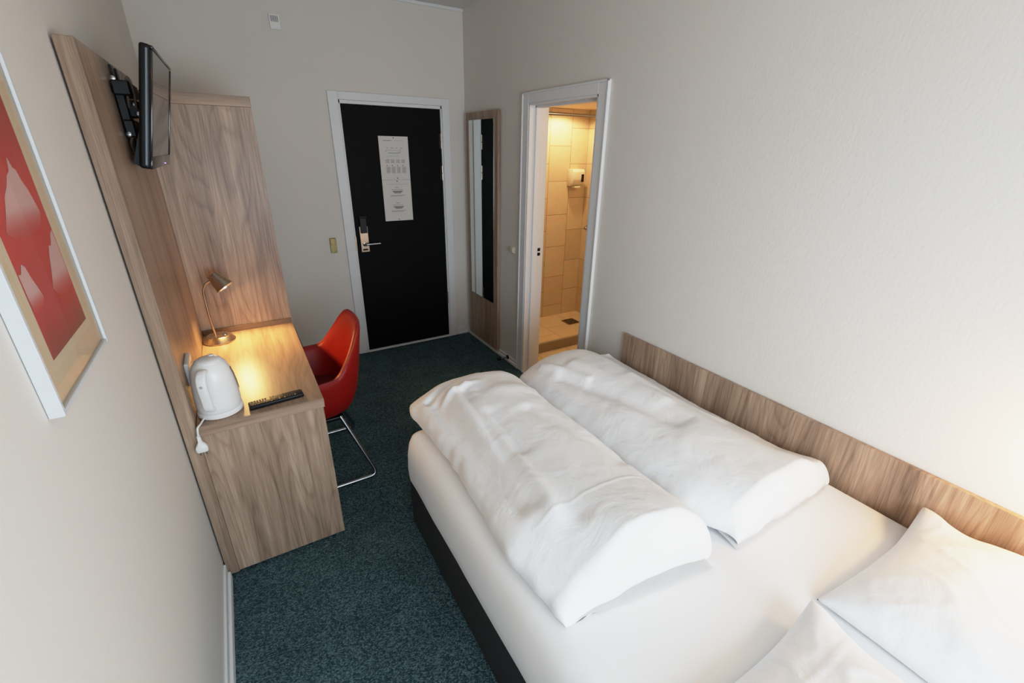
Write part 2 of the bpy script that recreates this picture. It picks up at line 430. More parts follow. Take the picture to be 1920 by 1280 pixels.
# entrance casing: face boards plus reveal
def casing_back():
    bm = bmesh.new(); t = -.016
    add_box(bm, -1.110, DX0, t, .0, 0, 2.11, .003); add_box(bm, DX1, -.1475, t, 0, 0, 2.11, .003); add_box(bm, DX0, DX1, t, 0, DZT, 2.11, .003)
    add_box(bm, DX0, DX0+.012, -.006, .1, 0, DZT, .002); add_box(bm, DX1-.012, DX1, -.006, .1, 0, DZT, .002); add_box(bm, DX0, DX1, -.006, .1, DZT-.024, DZT, .002)
    add_box(bm, DX0+.0, DX1, -.02, .1, 0, .012, .003)
    return bm
struct('trim_2', casing_back(), 'paint')
def casing_right():
    bm = bmesh.new(); t = -.016
    for y0, y1 in ((BY1, -.951), (-1.818, BY0)):
        add_box(bm, t, 0, y0, y1, 0, 2.089, .003)
    add_box(bm, t, 0, BY0, BY1, BZT, 2.089, .003)
    for y0, y1 in ((-.962, -.951), (-1.818, -1.807)): add_box(bm, t-.007, t+.001, y0, y1, 0, 2.089, .002)
    add_box(bm, t-.007, t+.001, -1.818, -.951, 2.078, 2.089, .002)
    # lining of the opening with door stop
    add_box(bm, -.012, WT+.012, BY1-.012, BY1+.0, .0, BZT, .002); add_box(bm, -.012, WT+.012, BY0, BY0+.012, .0, BZT, .002); add_box(bm, -.012, WT+.012, BY0, BY1, BZT-.012, BZT, .002)
    add_box(bm, .035, .085, BY1-.026, BY1-.01, 0, BZT-.01, .003); add_box(bm, .035, .085, BY0+.01, BY0+.026, 0, BZT-.01, .003); add_box(bm, .035, .085, BY0, BY1, BZT-.026, BZT-.01, .003)
    return bm
struct('trim_3', casing_right(), 'paint')
struct('trim_4', box(-.02, .008, BY0, BY1, 0, .008, .003), 'alu')               # metal carpet strip at the bathroom threshold
struct('trim_5', box(.008, WT+.05, BY0, BY1, -.06, .006, .002), 'brown')         # stained timber threshold

# bathroom
SXR, SYB, SYS = 1.222, -.19, -.80
struct('floor_bathroom', box(WT, SXR+.1, -2.6, SYS, -.08, .003, 0), 'tile_floor')
struct('floor_shower', box(WT, SXR+.1, SYS+.03, SYB, -.08, .083, 0), 'tile_floor')
struct('trim_6', box(WT, SXR, SYS, SYS+.03, -.05, .092, .004, 2), 'sill')           # shower step edge
struct('wall_shower_back', box(WT, SXR+.1, SYB, SYB+.08, 0, 2.4, 0), 'tile_back')
struct('wall_shower_right', box(SXR, SXR+.1, -2.7, SYB, 0, 2.4, 0), 'tile_right')
struct('wall_bathroom_front', box(WT, SXR+.1, -2.7, -2.6, 0, 2.4, 0), 'wall_smooth')
struct('ceiling_bathroom', box(WT, SXR+.1, -2.7, SYB+.08, 2.088, 2.16, 0), 'bath_ceiling')

# strike plates in the bathroom jamb
sp = bmesh.new()
for z in (1.03, .995): add_box(sp, .094, .118, BY1-.0155, BY1-.0115, z-.012, z+.012, .001)
tag(obj('strike_plate', sp, 'black'), 'small black strike plate set in the white bathroom door jamb', 'strike plate')

# ------------------------------------------------------------------ entrance door
d1 = struct_empty('door_1', (-.62, .02, 0))
obj('door_leaf', box(DX0+.012, DX1-.012, .004, .05, .014, DZT-.026, .002), 'door', d1)
for z in (1.79, 1.535, .40):
    h = obj('hinge', tube([(DX1-.014, -.004, z-.06), (DX1-.014, -.004, z-.003)], .0075, 10), 'nickel', d1, 40)
    obj('hinge_leaf', box(DX1-.034, DX1-.016, -.001, .005, z-.055, z+.055, .001), 'black', h)
    obj('hinge_knuckle', tube([(DX1-.014, -.004, z+.003), (DX1-.014, -.004, z+.06)], .0075, 10), 'nickel', h, 40)
obj('lock_plate', box(-.993, -.922, -.012, .004, .915, 1.13, .004, 2), 'nickel', d1)
rd = obj('card_reader', box(-.984, -.931, -.030, .004, 1.075, 1.205, .004, 2), 'black', d1)
obj('reader_cap', box(-.990, -.922, -.034, .004, 1.195, 1.215, .003), 'rubber', rd)
obj('indicator_light', box(-.982, -.976, -.0135, -.011, 1.035, 1.042, 0), 'amber', d1)
hd = obj('door_handle', tube(arc_path([(-.957, .0, .985), (-.957, -.05, .985), (-.838, -.05, .985)], .012), .0095, 14), 'chrome', d1, 40)
obj('handle_rose', lathe([(0, 0), (.02, 0), (.02, .008), (.012, .012), (0, .012)], (-.957, -.010, .985), (0, -1, 0), 24), 'nickel', hd, 40)
obj('key_cylinder', box(-.980, -.938, -.0165, -.0105, .930, .944, .002), 'black', d1)
obj('strike', box(DX0+.004, DX0+.0135, -.009, .004, .93, 1.05, .001), 'nickel', d1)

# notices on the door
def notice(z0, z1, label, lines, tacks):
    t = thing('door_notice', label, 'notice', (-.641, .002, z0), 'paper notices on the entrance door')
    obj('sheet', box(-.762, -.520, .0005, .0028, z0+.0006, z1, 0), 'paper', t)
    for mat, rects in lines.items():
        bm = bmesh.new()
        for x, z, w, h in rects: add_box(bm, -.762+x, -.762+x+w, -.0003, .0006, z, z+h, 0)
        obj({'ink': 'lettering', 'ink_dark': 'bold_lettering', 'ink_teal': 'plan_print'}[mat], bm, mat, t)
    for x, z in tacks: obj('tack', lathe([(0, 0), (.0045, 0), (.004, .003), (0, .004)], (-.762+x, .001, z), (0, -1, 0), 10), 'black', t)
rg = random.Random(3)
small, dark, teal = [], [], []
dark.append((.035, 1.783, .07, .003)); small.append((.13, 1.783, .075, .0018))
for k in range(4): small.append((.058+k*.038, 1.728, .014+.004*(k % 2), .004))
teal += [(.07, 1.690, .10, .004), (.055, 1.712, .12, .0015), (.155, 1.70, .022, .003)]
small += [(.058, 1.668, .1, .0015), (.05, 1.705, .006, .006), (.168, 1.712, .006, .006)]
for c in range(4):
    x = .043+c*.044
    for k in range(4): small.append((x, 1.640-k*.007, .034-.006*rg.random(), .0032))
    dark.append((x+.006, 1.594, .007, .007))
    for k in range(7): small.append((x+.002, 1.583-k*.007, .035-.007*rg.random(), .0034))
notice(1.487, 1.817, 'white evacuation notice with a small plan, upper of two sheets on the black door', {'ink': small, 'ink_dark': dark, 'ink_teal': teal}, [(.121, 1.805), (.133, 1.5)])
small, dark = [], []
small.append((.04, 1.452, .18, .0015))
for zb in (1.425, 1.30):
    small.append((.103, zb, .03, .004)); small.append((.07, zb-.016, .10, .003))
    for k in range(3): dark.append((.078+.008*k, zb-.030-k*.007, .09-.016*k, .0045))
    for k in range(2): small.append((.06, zb-.062-k*.007, .125-.02*k, .003))
notice(1.156, 1.4864, 'white text notice, lower of two sheets on the black door', {'ink': small, 'ink_dark': dark}, [(.125, 1.476), (.118, 1.168)])

# wall switch left of the door
t = thing('light_switch', 'olive brass light switch beside the black entrance door', 'light switch', (-1.21, 0, .93))
obj('plate', box(-1.2345, -1.1855, -.010, 0, .932, 1.053, .003), 'brass', t)
obj('rocker', box(-1.229, -1.191, -.013, -.008, .998, 1.048, .002), 'brass', t)
bm = bmesh.new()
for x in (-1.222, -1.198): add_lathe(bm, [(0, 0), (.003, 0), (.003, .0015), (0, .0015)], (x, -.0098, .948), (0, -1, 0), 10)
obj('socket_hole', bm, 'black', t)
t = thing('light_switch', 'small square light switch beside the bathroom doorway', 'light switch', (0, -.84, .975))
obj('plate', box(-.014, 0, -.868, -.815, .976, 1.026, .003), 'cream_pl', t)
obj('rocker', box(-.022, -.013, -.862, -.821, .981, 1.021, .003), 'cream_pl', t)

# vent high on the back wall
t = thing('wall_vent', 'small white ventilation grille high on the wall above the wardrobe', 'vent', (-1.38, 0, 2.445))
obj('plate', box(-1.413, -1.348, -.012, 0, 2.446, 2.534, .004, 2), 'white_pl', t)
bm = bmesh.new()
for k in range(6): add_prism(bm, [(-1.403+k*.0078, 2.489), (-1.400+k*.0078, 2.489), (-1.400+k*.0078, 2.523), (-1.403+k*.0078, 2.523)], 'y', -.0128, -.011)
obj('slots', bm, 'black', t)

# door stop on the right wall
t = thing('door_stop', 'steel door stop with black rubber tip sticking out near the floor', 'door stop', (0, -.80, .035))
obj('rod', tube([(-.018, -.80, .042), (-.09, -.80, .042)], .008, 14), 'chrome', t, 40)
obj('flange', lathe([(0, 0), (.02, 0), (.02, .006), (.012, .008), (0, .008)], (-.014, -.80, .042), (-1, 0, 0), 20), 'black', t, 40)
obj('rubber_tip', tube([(-.088, -.80, .042), (-.115, -.80, .042)], .013, 14), 'rubber', t, 40)

# mirror panel on the right wall
t = thing('wall_mirror', 'tall narrow mirror on a walnut board beside the entrance door', 'mirror', (-.015, -.36, .045))
obj('backing_board', box(-.032, -.004, -.635, -.084, .045, 2.008, .0015), 'wood_z', t)
obj('mirror_glass', box(-.037, -.031, -.575, -.148, .48, 1.951, .001), 'mirror', t)

# ------------------------------------------------------------------ bathroom fittings
tag(obj('shower_rail', tube([(WT, SYS, 1.989), (SXR, SYS, 1.989)], .012, 14), 'chrome', smooth=40), 'chrome shower curtain rail across the tiled shower', 'rail')
t = thing('soap_dispenser', 'cream soap dispenser mounted on the tiled shower wall', 'soap dispenser', (1.06, SYB, 1.42))
bm = bmesh.new()
pr = [(0, .0), (.05, 0), (.085, .02), (.1, .06), (.1, .13), (.085, .155), (0, .155)]
add_prism(bm, [(SYB-a, 1.415+b) for a, b in pr], 'x', .993, 1.133)
bmesh.ops.bevel(bm, geom=bm.edges[:], offset=.008, segments=2, profile=.5, affect='EDGES')
obj('body', bm, 'cream_pl', t, 30)
obj('level_window', box(1.090, 1.122, SYB-.102, SYB-.095, 1.455, 1.525, .002), 'black', t)
obj('lever', box(1.03, 1.10, SYB-.085, SYB-.03, 1.398, 1.417, .006, 2), 'cream_pl', t)
t = thing('floor_drain', 'square metal drain grate in the shower floor', 'drain', (.965, -.44, .083))
obj('grate_frame', box(.885, 1.04, -.515, -.365, .083, .0855, .001), 'steel', t)
bm = bmesh.new()
for k in range(7): add_box(bm, .897, 1.028, -.505+k*.02, -.495+k*.02, .0848, .0865, 0)
obj('slot', bm, 'black', t)
t = thing('shower_valve', 'round chrome valve knob on the shower side wall', 'shower valve', (SXR, -.30, 1.01))
obj('wall_mount', lathe([(0, 0), (.03, 0), (.03, .012), (.016, .016), (0, .016)], (SXR, -.30, 1.01), (-1, 0, 0), 24), 'chrome', t, 40)
obj('knob', lathe([(0, .016), (.016, .017), (.017, .045), (.012, .052), (0, .052)], (SXR, -.30, 1.01), (-1, 0, 0), 24), 'chrome', t, 40)

# ================================================================== LEFT SIDE FURNITURE
WY, WX, WZ = -1.0575, -1.6805, 1.9555   # wardrobe near face, room side, top
DY, DZ = -2.082, .7635                   # desk near edge, top
# tall wall panel
tag(obj('wall_panel', box(-W+.006, PX, -2.075, WY-.002, .012, 1.9955, .0015), 'wood_e'), 'tall walnut panel fixed to the wall behind the desk and television', 'wall panel')
# wardrobe
t = thing('wardrobe', 'tall walnut wardrobe standing at the far end of the desk', 'wardrobe', (-1.93, -.7, 0))
bm = bmesh.new()
add_prism(bm, [(-W+.008, .02), (-1.60, .02), (-1.6405, .57), (-1.6760, .775), (WX, .85), (WX, WZ-.048), (-W+.008, WZ-.048)], 'y', WY, WY+.022)
obj('side_panel', bm, 'wood_z', t)
obj('side_panel', box(-W+.008, WX, -.50, -.478, .02, WZ-.048, .001), 'wood_z', t)
obj('top_board', box(-W+.008, WX+.002, WY-.003, -.475, WZ-.047, WZ, .0015), 'wood_x', t)
obj('back_board', box(-W+.008, -W+.02, WY+.022, -.50, .02, WZ-.048, .001), 'wood_z', t)
obj('base_board', box(-W+.02, WX, WY+.022, -.50, .02, .06, .001), 'wood_y', t)
obj('hanging_rail', tube([(-1.93, WY+.02, 1.8), (-1.93, -.50, 1.8)], .012, 12), 'chrome', t, 40)
for x in (-2.1, -1.75):
    for y in (WY+.04, -.52): obj('foot', tube([(x, y, 0), (x, y, .022)], .012, 10), 'black', t)

# desk
t = thing('desk', 'walnut desk between the wall panel and wardrobe, red chair pushed under it', 'desk', (-1.9, -1.57, 0))
obj('desktop', box(PX+.001, -1.6790, DY, WY-.004, DZ-.042, DZ, .0015), 'wood_y', t)
# near edge band of the top has its grain running across
obj('edge_band', box(PX+.001, -1.6785, DY-.0022, DY+.0003, DZ-.042, DZ-.0005, .0004), 'wood_x', t)
obj('side_panel', box(PX+.001, -1.6835, DY+.003, DY+.028, .022, DZ-.043, .001), 'wood_z2', t)
obj('shade_strip', box(PX+.002, -1.682, WY-.014, WY-.0042, DZ, DZ+.030, .001), 'wood_shade', t)  # added dark strip, stands in for the shaded band above the desktop
obj('rear_rail', box(PX+.002, PX+.022, DY+.028, WY-.006, .38, DZ-.043, .001), 'wood_y', t)
for x in (-2.08, -1.735):
    obj('foot', tube([(x, DY+.016, 0), (x, DY+.016, .024)], .010, 12), 'chrome', t)

# desk lamp
bx, by = -2.050, -1.182
t = thing('desk_lamp', 'small brushed steel desk lamp, lit, with bent stem and cone shade', 'lamp', (bx, by, DZ))
obj('base', lathe([(0, 0), (.076, 0), (.077, .006), (.058, .030), (.054, .033), (0, .034)], (bx, by, DZ+.0005), seg=48), 'steel', t, 35)
obj('switch', lathe([(0, 0), (.011, 0), (.010, .005), (0, .006)], (bx+.030, by-.012, DZ+.034), seg=18), 'chrome', t, 40)
st = smooth_path([(bx-.012, by-.006, DZ+.033), (bx-.018, by-.004, DZ+.14), (bx-.018, by, DZ+.235), (bx-.016, by, DZ+.275), (bx-.001, by, DZ+.312), (bx+.022, by-.002, DZ+.328), (bx+.044, by-.008, DZ+.334)], 40)
obj('stem', tube(st, .0052, 12), 'steel', t, 50)
S0 = Vector((-2.012, by, 1.124)); S1 = Vector((-1.966, by-.024, 1.056)); ax = (S1-S0); ln = ax.length; ax.normalize()
bm = lathe([(0, 0), (.022, 0), (.026, .003), (.046, ln), (.0445, ln), (.025, .006), (0, .006)], S0, ax, 44)
sh = obj('shade', bm, 'steel', t, 35)
obj('bulb', lathe([(0, ln-.013), (.042, ln-.012), (.042, ln-.010), (0, ln-.009)], S0, ax, 32), 'bulb', sh)

# kettle (handle towards the camera)
kx, ky = -2.046, -1.986
t = thing('kettle', 'white electric kettle standing on the near end of the desk', 'kettle', (kx, ky, DZ))
obj('base', lathe([(0, 0), (.074, 0), (.079, .004), (.079, .016), (.074, .022), (0, .022)], (kx, ky, DZ+.001), seg=48), 'white_pl', t, 35)
bd = obj('body', lathe([(0, .0225), (.074, .024), (.0765, .03), (.0768, .05), (.0755, .10), (.0715, .145), (.065, .182), (.056, .206), (.0455, .218)], (kx, ky, DZ), seg=56), 'white_pl', t, 50)
obj('lid', lathe([(.0455, .2175), (.045, .221), (.034, .2285), (.016, .232), (0, .2325)], (kx, ky, DZ), seg=48), 'white_pl', t, 50)
obj('lid_latch', lathe([(0, 0), (.010, 0), (.008, .005), (0, .006)], (kx+.012, ky+.018, DZ+.230), seg=16), 'white_pl', t, 50)
# handle: broad D loop
hx, hyd = -.30, -1.0
hn = Vector((hx, hyd, 0)).normalized()
hp = smooth_path([Vector((kx, ky, DZ+z))+hn*r for r, z in ((.052, .198), (.074, .201), (.094, .184), (.100, .15), (.096, .10), (.092, .062), (.070, .050))], 36)
bm = bmesh.new()
side = hn.cross(Vector((0, 0, 1)))
rings = []
for i, p in enumerate(hp):
    tg = (hp[min(i+1, len(hp)-1)]-hp[max(i-1, 0)]).normalized(); nn = tg.cross(side).normalized()
    rings.append([bm.verts.new(p+side*.0175*math.copysign(abs(math.cos(a))**.7, math.cos(a))+nn*.010*math.copysign(abs(math.sin(a))**.7, math.sin(a))) for a in [2*PI*k/16 for k in range(16)]])
for a, b in zip(rings, rings[1:]):
    for k in range(16): bm.faces.new((a[k], a[(k+1) % 16], b[(k+1) % 16], b[k]))
bm.faces.new(rings[0]); bm.faces.new(rings[-1])
hdl = obj('handle', bm, 'white_pl', t, 60)
q = Vector((kx, ky, DZ+.193))+hn*.0935
obj('power_switch', lathe([(0, 0), (.009, 0), (.008, .005), (0, .006)], q, (hn+Vector((0, 0, .9))).normalized(), 18, sx=1., sy=1.5), 'white_pl', hdl, 50)
q = Vector((kx, ky, DZ+.160))+hn*.1090
obj('indicator', lathe([(0, 0), (.006, 0), (.005, .0015), (0, .002)], q, hn, 16), plain('grey indicator', srgb(176, 180, 184), .3), hdl, 50)
# water gauge on the side away from the panel
bm = bmesh.new()
g0 = [(.0762, .085), (.0735, .122), (.0695, .153), (.063, .183)]
ang = -.10
a = Vector((math.cos(ang), math.sin(ang), 0)); tcv = Vector((-a.y, a.x, 0)); rows = []
for r, z in g0: rows.append([bm.verts.new(Vector((kx, ky, DZ+z))+a*(r+.003)+tcv*s*.007) for s in (-1, 1)])
for u, v in zip(rows, rows[1:]): bm.faces.new((u[0], u[1], v[1], v[0]))
bmesh.ops.solidify(bm, geom=bm.faces[:], thickness=.004)
obj('water_gauge', bm, plain('grey gauge', srgb(120, 124, 126), .25), t)
# mains lead hanging over the near edge with its plug
lead = smooth_path([(kx-.055, ky-.048, DZ+.008), (kx-.066, ky-.085, DZ+.006), (-2.121, DY-.010, DZ+.004), (-2.1245, DY-.0145, DZ-.012), (-2.1265, DY-.0145, DZ-.032)], 30)
cd = obj('power_cord', tube(lead, .0036, 10), 'white_pl', t, 60)
bm = bmesh.new()
px_, pz_ = -2.1265, DZ-.028
prof = [(.0055, 0), (.0065, -.022), (.009, -.030), (.017, -.044), (.019, -.050), (.019, -.066), (.017, -.068)]
rings = []
for hw, dz in prof:
    dp = .0055+.006*min(1, hw/.019)
    rings.append([bm.verts.new(Vector((px_+sx*hw-.0006*dz*10, DY-.0145+sy*dp, pz_+dz))) for sx, sy in ((-1, -.6), (-.7, -1), (.7, -1), (1, -.6), (1, .6), (.7, 1), (-.7, 1), (-1, .6))])
for u, v in zip(rings, rings[1:]):
    for k in range(8): bm.faces.new((u[k], u[(k+1) % 8], v[(k+1) % 8], v[k]))
bm.faces.new(rings[0]); bm.faces.new(rings[-1])
pl = obj('plug', bm, 'white_pl', cd, 40)
for s in (-.0095, .0095): obj('pin', tube([(px_+.0006*.68*10*.1+s, DY-.0145, pz_-.066), (px_+s, DY-.0145, pz_-.084)], .0024, 8), 'chrome', cd, 40)

# remote control
ra = Vector((-1.950, -2.030, 0)); rb = Vector((-1.748, -2.012, 0)); rang = math.atan2(rb.y-ra.y, rb.x-ra.x); rl = (rb-ra).length
t = thing('remote_control', 'black television remote control lying beside the kettle', 'remote control', ((ra.x+rb.x)/2, (ra.y+rb.y)/2, DZ+.0005), rot=(0, 0, rang))
obj('body', box(-rl/2, rl/2, -.024, .024, 0, .019, .006, 3), 'black', t, 40, local=True)
bm = bmesh.new(); bm2 = bmesh.new(); bm3 = bmesh.new()
for i in range(17):
    for j in range(4):
        if i in (6, 11): continue
        x = -rl/2+.014+i*.0098; y = -.0155+j*.0104
        tgt = bm3 if (6 < i < 11 and rg.random() < .5) else (bm2 if rg.random() < .25 else bm)
        add_box(tgt, x-.0032, x+.0032, y-.003, y+.003, .0186, .0206, .0008)
obj('key', bm, plain('charcoal keys', srgb(62, 60, 58), .5), t, local=True)
obj('light_key', bm2, plain('grey keys', srgb(150, 146, 138), .5), t, local=True)
obj('colour_key', bm3, plain('ochre keys', srgb(176, 140, 80), .5), t, local=True)

# wall socket on the panel
t = thing('power_socket', 'white double power socket on the walnut panel above the kettle', 'power socket', (PX, -1.877, .868))
obj('housing', box(PX, PX+.016, -1.945, -1.815, .872, .965, .005, 2), 'white_pl', t)
bm = bmesh.new()
for y in (-1.912, -1.848): add_lathe(bm, [(0, 0), (.02, 0), (.02, .0015), (0, .0015)], (PX+.0155, y, .918), (1, 0, 0), 24)
obj('socket_face', bm, plain('grey socket well', srgb(196, 192, 186), .4), t)

# ------------------------------------------------------------------ television and its bracket
TC = Vector((-2.020, -1.528, 1.841)); tilt = math.radians(13.6); yaw = math.radians(-1.2)
t = thing('television', 'flat black television tilted down above the desk', 'television', TC, rot=(0, tilt, yaw))
w2, h2 = .275, .196
bm = box(-.034, -.002, -w2, w2, -h2, h2, .009, 3)
obj('casing', bm, 'black', t, 40, local=True)
bm = bmesh.new()   # front bezel: four bars
b = .013
for a in ((-w2, w2, h2-b, h2), (-w2, w2, -h2, -h2+.045), (-w2, -w2+b, -h2+.04, h2-b+.001), (w2-b, w2, -h2+.04, h2-b+.001)):
    add_box(bm, -.006, .003, a[0]+.0015, a[1]-.0015, a[2]+.0015, a[3]-.0015, .0025, 2)
obj('bezel', bm, 'gloss_black', t, 40, local=True)
obj('screen', box(-.004, -.0002, -w2+b, w2-b, -h2+.042, h2-b, 0), 'screen', t, local=True)
obj('trim_strip', box(-.017, -.010, -w2-.0006, -w2+.004, -h2+.012, h2-.012, .001), plain('satin grey strip', srgb(120, 132, 142), .25, .7), t, local=True)
bm = bmesh.new(); add_prism(bm, [(-.03, -h2+.003), (-.050, -h2+.008), (-.046, -h2+.05), (-.036, -h2+.12), (-.03, -h2+.13)], 'y', -w2+.02, w2-.02)
obj('rear_housing', bm, 'black', t, 30, local=True)
obj('mount_plate', box(-.042, -.033, -.12, .12, -.05, .10, .003), 'black', t, local=True)
obj('standby_light', box(.0028, .0036, w2*.35, w2*.35+.012, -h2+.010, -h2+.014, 0), 'led', t, local=True)
t = thing('television_bracket', 'black jointed steel wall bracket holding the television', 'bracket', (PX, -1.6, 1.73))
obj('wall_plate', box(PX, PX+.006, -1.625, -1.575, 1.705, 1.985, .001), 'black', t)
obj('wall_plate', box(PX, PX+.006, -1.52, -1.485, 1.705, 1.985, .001), 'black', t)
obj('post', box(PX+.004, PX+.03, -1.70, -1.63, 1.75, 1.93, .003), 'black', t)
obj('arm', box(PX+.006, -2.075, -1.735, -1.52, 1.885, 1.93, .004), 'black', t)
obj('arm', box(PX+.02, -2.071, -1.66, -1.54, 1.82, 1.875, .004), 'black', t)
obj('arm', box(PX+.006, -2.094, -1.715, -1.54, 1.755, 1.81, .004), 'black', t)
for z in (1.84, 1.862): pass
for x, z, y in ((-2.083, 1.863, -1.662), (-2.080, 1.832, -1.662), (PX+.014, 1.934, -1.727), (PX+.014, 1.764, -1.717)):
    obj('bolt', lathe([(0, 0), (.0085, 0), (.0085, .002), (.004, .004), (0, .004)], (x, y+.001, z), (0, -1, 0), 16), 'chrome', t, 40)
cb = smooth_path([(PX+.03, -1.67, 1.85), (PX+.04, -1.685, 1.905), (PX+.05, -1.685, 1.945), (PX+.056, -1.68, 1.90), (PX+.05, -1.665, 1.85)], 24)
obj('cable', tube(cb, .0042, 10), plain('grey cable', srgb(92, 80, 68), .6), t, 60)
cb = smooth_path([(PX+.035, -1.675, 1.80), (PX+.028, -1.69, 1.775), (PX+.012, -1.70, 1.74), (PX+.008, -1.67, 1.71), (PX+.006, -1.63, 1.70)], 24)
obj('cable', tube(cb, .0042, 10), plain('grey cable', srgb(92, 80, 68), .6), t, 60)

# ------------------------------------------------------------------ framed picture on the left wall
FX = -W+.022; fy0, fy1, fz0, fz1 = -2.957, -2.588, 1.314, 1.892
t = thing('framed_picture', 'framed red print with pale peaks in a slim pale frame', 'picture', (-W, -2.77, 1.6))
bm = bmesh.new(); fw = .009
add_box(bm, -W+.001, FX, fy0, fy0+fw, fz0, fz1, .001); add_box(bm, -W+.001, FX, fy1-fw, fy1, fz0, fz1, .001)
add_box(bm, -W+.001, FX-.0005, fy0+fw-.001, fy1-fw+.001, fz0+.0004, fz0+fw, .001); add_box(bm, -W+.001, FX-.0005, fy0+fw-.001, fy1-fw+.001, fz1-fw, fz1-.0004, .001)
obj('frame', bm, 'alu', t)
obj('mat_board', box(-W+.002, -W+.0125, fy0+.005, fy1-.005, fz0+.005, fz1-.005, 0), 'mat_board', t)
obj('mat_bevel', box(-W+.002, -W+.0130, -2.902, -2.630, 1.372, 1.838, 0), 'orange_strip', t)
ar = obj('art_print', box(-W+.002, -W+.0134, -2.885, -2.648, 1.390, 1.822, 0), 'art', t)
polys = [[(-2.736, 1.712), (-2.728, 1.695), (-2.716, 1.690), (-2.708, 1.672), (-2.694, 1.655), (-2.676, 1.615), (-2.700, 1.592), (-2.76, 1.585), (-2.84, 1.59), (-2.862, 1.602), (-2.83, 1.632), (-2.811, 1.653), (-2.785, 1.668), (-2.766, 1.684), (-2.75, 1.69)],
         [(-2.653, 1.578), (-2.652, 1.545), (-2.652, 1.50), (-2.654, 1.47), (-2.690, 1.462), (-2.74, 1.468), (-2.762, 1.486), (-2.735, 1.515), (-2.717, 1.539), (-2.70, 1.555), (-2.688, 1.553), (-2.668, 1.572)],
         [(-2.857, 1.552), (-2.845, 1.545), (-2.838, 1.525), (-2.828, 1.507), (-2.818, 1.487), (-2.835, 1.475), (-2.866, 1.472), (-2.882, 1.478), (-2.883, 1.54), (-2.872, 1.538)]]
bm = bmesh.new(); lay = bm.loops.layers.color.new('fade')
for pg in polys:
    zt = max(z for y, z in pg); zb = min(z for y, z in pg); cyy = sum(y for y, z in pg)/len(pg); czz = zb+.45*(zt-zb)
    vs = [bm.verts.new((-W+.0138, y, z)) for y, z in pg]; cv = bm.verts.new((-W+.0138, cyy, czz))
    fs = [bm.faces.new((vs[k], vs[(k+1) % len(vs)], cv)) for k in range(len(vs))]
    r = bmesh.ops.subdivide_edges(bm, edges=list({e for f in fs for e in f.edges}), cuts=5, use_grid_fill=True)
    for f in bm.faces:
        if f.tag: continue
        f.tag = True
        for lp in f.loops:
            h_ = (lp.vert.co.z-zb)/(zt-zb); lp[lay] = (min(1., max(0, h_*2.4+.12)),)*3+(1,)
obj('pale_peaks', bm, 'peaks', ar)
bm = bmesh.new(); bm.faces.new([bm.verts.new((FX-.005, y, z)) for y, z in ((fy0+.006, fz0+.006), (fy1-.006, fz0+.006), (fy1-.006, fz1-.006), (fy0+.006, fz1-.006))])
obj('glass', bm, 'glass', t)

# ------------------------------------------------------------------ red chair
CX, CY = -1.665, -1.458
t = thing('armchair', 'red leather bucket chair on a steel sled base pushed under the desk', 'chair', (CX, CY, 0))
def lerp_tab(tab, x):
    if x <= tab[0][0]: return tab[0][1]
    for (a, u), (b, v) in zip(tab, tab[1:]):
        if x <= b:
            s = (x-a)/(b-a); return u+(v-u)*s
    return tab[-1][1]
RB = [(.362, .07), (.368, .11), (.385, .155), (.42, .196), (.48, .222), (.56, .240), (.65, .254), (.76, .268), (.88, .284)]
def rim_h(th):
    d = abs(math.degrees(th))
    return lerp_tab([(0, .882), (20, .880), (28, .866), (35, .835), (66, .668), (74, .648), (112, .635), (126, .60), (142, .50), (152, .478), (180, .474)], d)
def shell_pt(th, z, inset=0.):
    r = lerp_tab(RB, z)-inset
    c, s = math.cos(th), math.sin(th)
    e = 2/2.5
    cc = math.copysign(abs(c)**e, c); ss = math.copysign(abs(s)**e, s)
    bx_ = r*(1. if c > 0 else 1.05); by_ = r*1.10
    return Vector((CX+cc*bx_, CY+ss*by_, z))
bm = bmesh.new(); NT = 96; rows = []
for k in range(NT):
    th = -PI+2*PI*k/NT; h = rim_h(th); col = []
    for u in (0, .03, .08, .16, .28, .42, .56, .7, .82, .92, .98): col.append(shell_pt(th, .362+(h-.016-.362)*u))
    col.append(shell_pt(th, h-.004, .004)); col.append(shell_pt(th, h, .014)); col.append(shell_pt(th, h-.004, .026))
    for u in (.06, .25, .5, .75, 1.):
        z = (h-.014)+(.462-(h-.014))*u; col.append(shell_pt(th, max(z, .455), .032+.018*u))
    rows.append([bm.verts.new(p) for p in col])
n = len(rows[0])
for k in range(NT):
    a, b_ = rows[k], rows[(k+1) % NT]
    for i in range(n-1): bm.faces.new((a[i], b_[i], b_[i+1], a[i+1]))
bm.faces.new([r[0] for r in rows][::-1]); bm.faces.new([r[-1] for r in rows])
obj('shell', bm, 'red', t, 60)
bm = bmesh.new(); rings = []
for f, z in ((1., .452), (1.0, .474), (.96, .486), (.85, .492), (.5, .488)):
    rings.append([bm.verts.new(Vector((CX+(shell_pt(-PI+2*PI*k/64, .48, .047).x-CX)*f, CY+(shell_pt(-PI+2*PI*k/64, .48, .047).y-CY)*f, z))) for k in range(64)])
for u, v in zip(rings, rings[1:]):
    for k in range(64): bm.faces.new((u[k], u[(k+1) % 64], v[(k+1) % 64], v[k]))
bm.faces.new(rings[0][::-1]); bm.faces.new(rings[-1])
obj('seat_cushion', bm, 'red_seat', t, 60)
